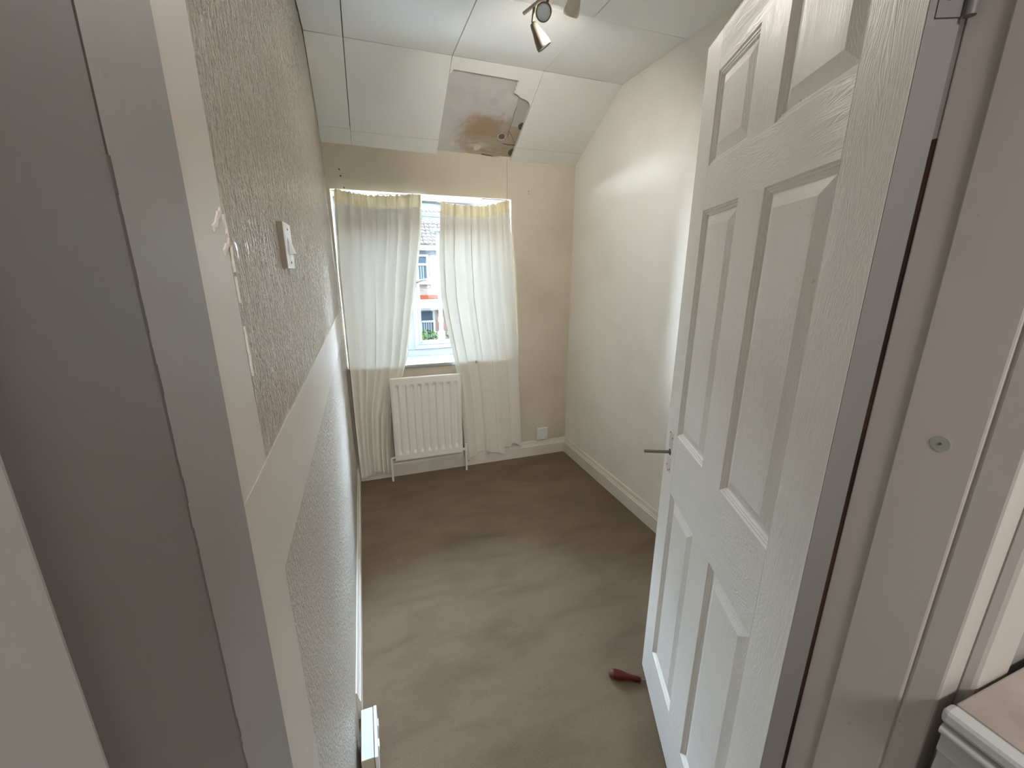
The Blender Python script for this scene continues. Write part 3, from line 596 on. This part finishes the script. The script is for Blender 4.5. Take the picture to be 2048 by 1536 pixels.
# ------------------------------------------------------------------ ceiling spotlight bar
rt = empty('spotlight_bar', (0.72, 1.62, ZC)); of = tuple(rt.location)
wpart(MB().tube([(0.662, 1.755, 2.366), (0.702, 1.655, 2.375), (0.80, 1.41, 2.38)], 0.0062, 14), 'bar', chrome, rt, 0, of)
wpart(MB().tube([(0.755, 1.52, ZC), (0.755, 1.52, 2.425), (0.755, 1.52, 2.42)], [0.05, 0.05, 0.044], 28), 'ceiling_plate', nickel, rt, 0, of)
wpart(MB().tube([(0.755, 1.52, 2.425), (0.755, 1.52, 2.378)], 0.009, 12), 'stem', nickel, rt, 0, of)
def head(base_, tip, axis, m_, watts=0):
    base_ = Vector(base_); ax = Vector(axis).normalized()
    if watts:
        ls = bpy.data.lights.new('spotlight_fill', 'AREA'); ls.shape = 'DISK'; ls.size = 0.044; ls.energy = watts; ls.spread = math.radians(170); ls.color = (1.0, 0.94, 0.86)  # fill light added at the lamp face to brighten the room
        lo_ = bpy.data.objects.new('spotlight_fill', ls); C.objects.link(lo_); lo_.location = base_ + ax * 0.0885; lo_.rotation_euler = ax.to_track_quat('-Z', 'Y').to_euler()
    st = wpart(MB().tube([tip, tuple(base_)], 0.0052, 10), 'arm', nickel, rt, 0, of)
    pr = [(0, 0.004), (0.002, 0.011), (0.012, 0.0145), (0.032, 0.018), (0.056, 0.0245), (0.078, 0.0285), (0.088, 0.0280), (0.088, 0.0255), (0.084, 0.025)]
    hs = wpart(MB().tube([tuple(base_ + ax * t) for t, r_ in pr], [r_ for t, r_ in pr], 28, cap=False, ax=ax), 'lamp_head', m_, rt, 0, of)
    lens = [(0.083, 0.0252), (0.0855, 0.024), (0.0872, 0.012), (0.0875, 0.001)]
    wpart(MB().tube([tuple(base_ + ax * t) for t, r_ in lens], [r_ for t, r_ in lens], 28, cap=True, ax=ax), 'lamp_face', bulb_m, hs, 0, of)
head((0.690, 1.735, 2.333), (0.683, 1.70, 2.374), (0.5, -0.02, -0.72), nickel, 0)
head((0.7205, 1.684, 2.359), (0.712, 1.63, 2.376), (-0.40, -0.72, -0.55), nickel, ROOM_FILL * 0.95)
head((0.79, 1.56, 2.385), (0.78, 1.46, 2.38), (-0.02, 0.66, -0.8), mat('pale_champagne_metal', (0.62, 0.58, 0.50), 0.4, metal=0.5), ROOM_FILL * 1.9)
tag(rt, 'brushed metal bar of small ceiling spotlights near the middle of the ceiling', 'ceiling light')

# ------------------------------------------------------------------ outside, across the street
GZ = -2.75; HY = 16.0
gm = mat('tarmac', (0.22, 0.22, 0.22), 0.9); v = coords(gm); base(gm, ramp(gm, nz(gm, v, 30, 3), [(0.3, (0.2, 0.2, 0.2)), (0.7, (0.27, 0.265, 0.26))]))
pm2 = mat('pavement', (0.40, 0.39, 0.37), 0.9)
g = empty('street'); struct(g, 'street and pavements outside')
MB().box(-30, 34, 3.6, 40, GZ - 0.2, GZ).build('road', gm, g); MB().box(-30, 34, 10.4, 12.4, GZ, GZ + 0.1).build('pavement', pm2, g); MB().box(-30, 34, 12.4, 22, GZ, GZ + 0.09).build('front_garden', mat('garden_gravel', (0.36, 0.33, 0.27), 0.9), g)
hs = empty('terraced_house', (2.0, HY, GZ + 0.09)); of = tuple(hs.location)
def hp(mb, name, m_, parent=hs, bev=0): return wpart(mb, name, m_, parent, bev, of)
peb = mat('pinkish_pebbledash', (0.42, 0.33, 0.28), 0.9); v = coords(peb)
base(peb, ramp(peb, nz(peb, v, 34, 4), [(0.4, (0.22, 0.14, 0.12)), (0.5, (0.42, 0.35, 0.30)), (0.7, (0.5, 0.46, 0.42))]))
brick = mat('red_brick', (0.3, 0.1, 0.07), 0.9); br = N(brick, 'ShaderNodeTexBrick'); t = N(brick, 'ShaderNodeTexCoord'); mp = N(brick, 'ShaderNodeMapping')
mp.inputs['Rotation'].default_value = (math.pi / 2, 0, 0); L(brick, t.outputs['Object'], mp.inputs[0]); L(brick, mp.outputs[0], br.inputs['Vector'])
br.inputs['Scale'].default_value = 1; br.inputs['Brick Width'].default_value = 0.225; br.inputs['Row Height'].default_value = 0.075; br.inputs['Mortar Size'].default_value = 0.008
br.inputs['Color1'].default_value = (0.32, 0.10, 0.07, 1); br.inputs['Color2'].default_value = (0.22, 0.07, 0.05, 1); br.inputs['Mortar'].default_value = (0.4, 0.36, 0.32, 1); base(brick, br.outputs[0])
wp = mat('white_house_paint', (0.50, 0.50, 0.48), 0.5); grey_f = mat('slate_grey_fascia', (0.14, 0.15, 0.17), 0.6)
rf = mat('concrete_roof_tile', (0.30, 0.25, 0.22), 0.85); v = coords(rf); base(rf, ramp(rf, nz(rf, v, 5, 4), [(0.3, (0.24, 0.20, 0.175)), (0.7, (0.38, 0.33, 0.30))]))
hp(MB().box(-8, 13, HY + 0.05, HY + 6, 0.42, 2.1), 'upper_wall', peb); hp(MB().box(-8, 13, HY + 0.05, HY + 6, GZ + 0.09, 0.42), 'lower_wall', brick)
hp(MB().box(-8, 13, HY - 0.04, HY + 0.05, 0.39, 0.52), 'tile_course', mat('red_tile_course', (0.38, 0.09, 0.05), 0.8))
hp(MB().box(-8, 13, HY - 0.02, HY + 0.05, 1.98, 2.13), 'soffit', grey_f); hp(MB().box(-8, 13, HY - 0.2, HY - 0.08, 2.17, 2.31), 'gutter', wp)
# bay canopy
hp(MB().prism([(HY - 0.5, 0.08), (HY - 0.5, 0.2), (HY + 0.05, 0.40), (HY + 0.05, 0.08)], 'x', -0.6, 3.6), 'canopy', wp)
hp(MB().box(-0.55, 3.55, HY - 0.45, HY, 0.02, 0.079), 'canopy_board', wp)
def hwin(x0, x1, z0, z1, tr, yy):
    f_ = MB(); wd = 0.075
    f_.box(x0, x1, yy - 0.05, yy + 0.03, z0, z0 + wd).box(x0, x1, yy - 0.05, yy + 0.03, z1 - wd, z1).box(x0, x0 + wd, yy - 0.05, yy + 0.03, z0 + wd, z1 - wd).box(x1 - wd, x1, yy - 0.05, yy + 0.03, z0 + wd, z1 - wd)
    n_ = max(1, round((x1 - x0) / 0.62)); f_.box(x0 + wd, x1 - wd, yy - 0.05, yy + 0.03, tr - 0.04, tr + 0.04)
    for k in range(1, n_): xx = x0 + (x1 - x0) * k / n_; f_.box(xx - 0.04, xx + 0.04, yy - 0.05, yy + 0.03, z0 + wd, tr - 0.04).box(xx - 0.04, xx + 0.04, yy - 0.05, yy + 0.03, tr + 0.04, z1 - wd)
    w_ = hp(f_, 'window', wp)
    hp(MB().box(x0 + wd, x1 - wd, yy - 0.012, yy - 0.002, z0 + wd, z1 - wd), 'pane', mat('house_glass', (0.10, 0.14, 0.17), 0.15), w_)
    c_ = MB(); pts = []                        # net curtains in folds behind the panes
    k = 0; x = x0 + wd
    while x < x1 - wd - 0.06: c_.box(x, x + 0.035, yy - 0.02, yy - 0.0125, z0 + wd, tr - 0.05); x += 0.085
    hp(c_, 'net_curtain', mat('net_cloth', (0.36, 0.40, 0.40), 0.8), w_)
    hp(MB().box(x0 - 0.06, x1 + 0.08, yy - 0.16, yy + 0.03, z0 - 0.1, z0 - 0.005), 'window_sill', wp)
for k in (0, -3.9, 6.3):
    hwin(0.75 + k, 2.40 + k, 1.02, 1.97, 1.62, HY + 0.04)
hwin(0.6, 2.55, -1.25, 0.01, -0.45, HY + 0.04); hwin(6.3, 8.3, -1.25, 0.01, -0.45, HY + 0.04); hwin(-4.6, -2.6, -1.25, 0.01, -0.45, HY + 0.04)
# roof: real overlapping tiles, too small here to pick apart
th = math.radians(38); rd = Vector((0, math.cos(th), math.sin(th))); rn = Vector((0, -math.sin(th), math.cos(th))); r0 = Vector((0, HY - 0.22, 2.30))
hp(MB().hexa([(-8, *(r0)[1:]), (13, *(r0)[1:]), (13, *(r0 + rd * 4.5)[1:]), (-8, *(r0 + rd * 4.5)[1:])],
             [(-8, *(r0 - rn * 0.1)[1:]), (13, *(r0 - rn * .1)[1:]), (13, *(r0 + rd * 4.5 - rn * .1)[1:]), (-8, *(r0 + rd * 4.5 - rn * .1)[1:])]), 'roof', rf)
tl = MB()
for j in range(20):
    for i in range(127):
        x = -8 + i * 0.165; s0 = j * 0.205; prf = [(0.006, 0.008), (0.02, 0.03), (0.06, 0.045), (0.10, 0.03), (0.12, 0.018), (0.16, 0.016)]
        lo_ = [Vector((x + a_, 0, 0)) + r0 + rd * s0 + rn * (h_ + 0.025) for a_, h_ in prf]; hi_ = [Vector((x + a_, 0, 0)) + r0 + rd * (s0 + 0.22) + rn * h_ for a_, h_ in prf]
        bt = [Vector((x + a_, 0, 0)) + r0 + rd * s0 + rn * 0.0 for a_, h_ in prf]
        n = len(prf); tl.add(lo_ + hi_ + bt, [(k, k + 1, n + k + 1, n + k) for k in range(n - 1)] + [(2 * n + k, 2 * n + k + 1, k + 1, k) for k in range(n - 1)])
o = hp(tl, 'roof_tiles', rf); o['kind'] = 'stuff'
tag(hs, 'pebbledashed terraced house with red brick ground floor across the street', 'house')
# lamp post
lp = empty('lamp_post', (1.905, 11.0, GZ + 0.1)); of = tuple(lp.location); lpm = mat('pale_green_post', (0.33, 0.40, 0.38), 0.5)
wpart(MB().tube([(1.905, 11, GZ + 0.1), (1.905, 11, 0.9)], 0.075, 14), 'base_column', lpm, lp, 0, of) if False else None
wpart(MB().tube([(1.905, 11, GZ + 0.1), (1.905, 11, -0.15), (1.905, 11, -0.1)], [0.10, 0.10, 0.055], 16), 'base_column', lpm, lp, 0, of)
wpart(MB().tube([(1.905, 11, -0.1), (1.905, 11, 1.7), (1.905, 11, 2.3)], [0.055, 0.05, 0.042], 14), 'pole', lpm, lp, 0, of)
wpart(MB().tube([(1.905, 11, 0.12), (1.905, 11, 0.24)], 0.07, 14), 'collar', wp, lp, 0, of)
wpart(MB().hexa([(1.72, 10.9, 2.33), (2.06, 10.9, 2.36), (2.06, 11.1, 2.36), (1.72, 11.1, 2.33)], [(1.76, 10.92, 2.40), (2.04, 10.92, 2.43), (2.04, 11.08, 2.43), (1.76, 11.08, 2.40)]), 'lantern', mat('lantern_metal', (0.25, 0.3, 0.3), 0.4), lp, 0, of)
tag(lp, 'slim pale street lamp post in front of the house across the street', 'lamp post')
# hedge
hm = mat('hedge_leaf', (0.10, 0.16, 0.04), 0.7); v = coords(hm); base(hm, ramp(hm, nz(hm, v, 6, 3), [(0.35, (0.06, 0.13, 0.03)), (0.6, (0.16, 0.24, 0.06)), (0.72, (0.4, 0.22, 0.1))]))
hr = empty('hedge', (2.6, 13.2, GZ + 0.09)); lf = MB(); rnd = random.Random(3)
for k in range(5200):
    x = rnd.uniform(-3.5, 8); top = -0.42 + 0.22 * noise.noise(Vector((x * 1.6, 0, 4))) + 0.12 * noise.noise(Vector((x * 5, 0, 4))); y = rnd.uniform(12.7, 13.6)
    zz = top - abs(rnd.gauss(0, 0.5)); zz = max(zz, GZ + 0.12); s_ = rnd.uniform(0.04, 0.085)
    a_ = Vector((rnd.uniform(-1, 1), rnd.uniform(-1, 1), rnd.uniform(-1, 1))).normalized(); b2 = a_.cross(Vector((rnd.uniform(-1, 1), rnd.uniform(-1, 1), 1))).normalized()
    c_ = Vector((x - 2.6, y - 13.2, zz - GZ - 0.09)); lf.add([c_ - a_ * s_, c_ - b2 * s_ * .5, c_ + a_ * s_, c_ + b2 * s_ * .5], [(0, 1, 2, 3)])
o = lf.build('leaves', hm, hr); o['kind'] = 'stuff'
MB().box(-6.0, 5.3, -0.3, 0.2, 0, 1.85).build('branch_core', mat('hedge_shade', (0.03, 0.05, 0.015), 0.9), hr)
tag(hr, 'leafy green hedge along the front garden across the street', 'hedge')

# house, lamp post and hedge colours darkened so the bright daylight leaves them readable
for o in [q for q in bpy.data.objects if q.type == 'MESH']:
    r_ = o
    while r_.parent: r_ = r_.parent
    if r_.name.split('.')[0] in ('terraced_house', 'lamp_post', 'hedge'):
        m = o.data.materials[0]
        if m.get('dimmed'): continue
        m['dimmed'] = 1; bsdf(m).inputs['Specular IOR Level'].default_value = 0.0; i = bsdf(m).inputs['Base Color']
        if i.links:
            src = i.links[0].from_socket; base(m, mixc(m, 1.0, src, (OUT, OUT, OUT), 'MULTIPLY'))
        else: i.default_value = tuple(x * OUT for x in i.default_value[:3]) + (1,)
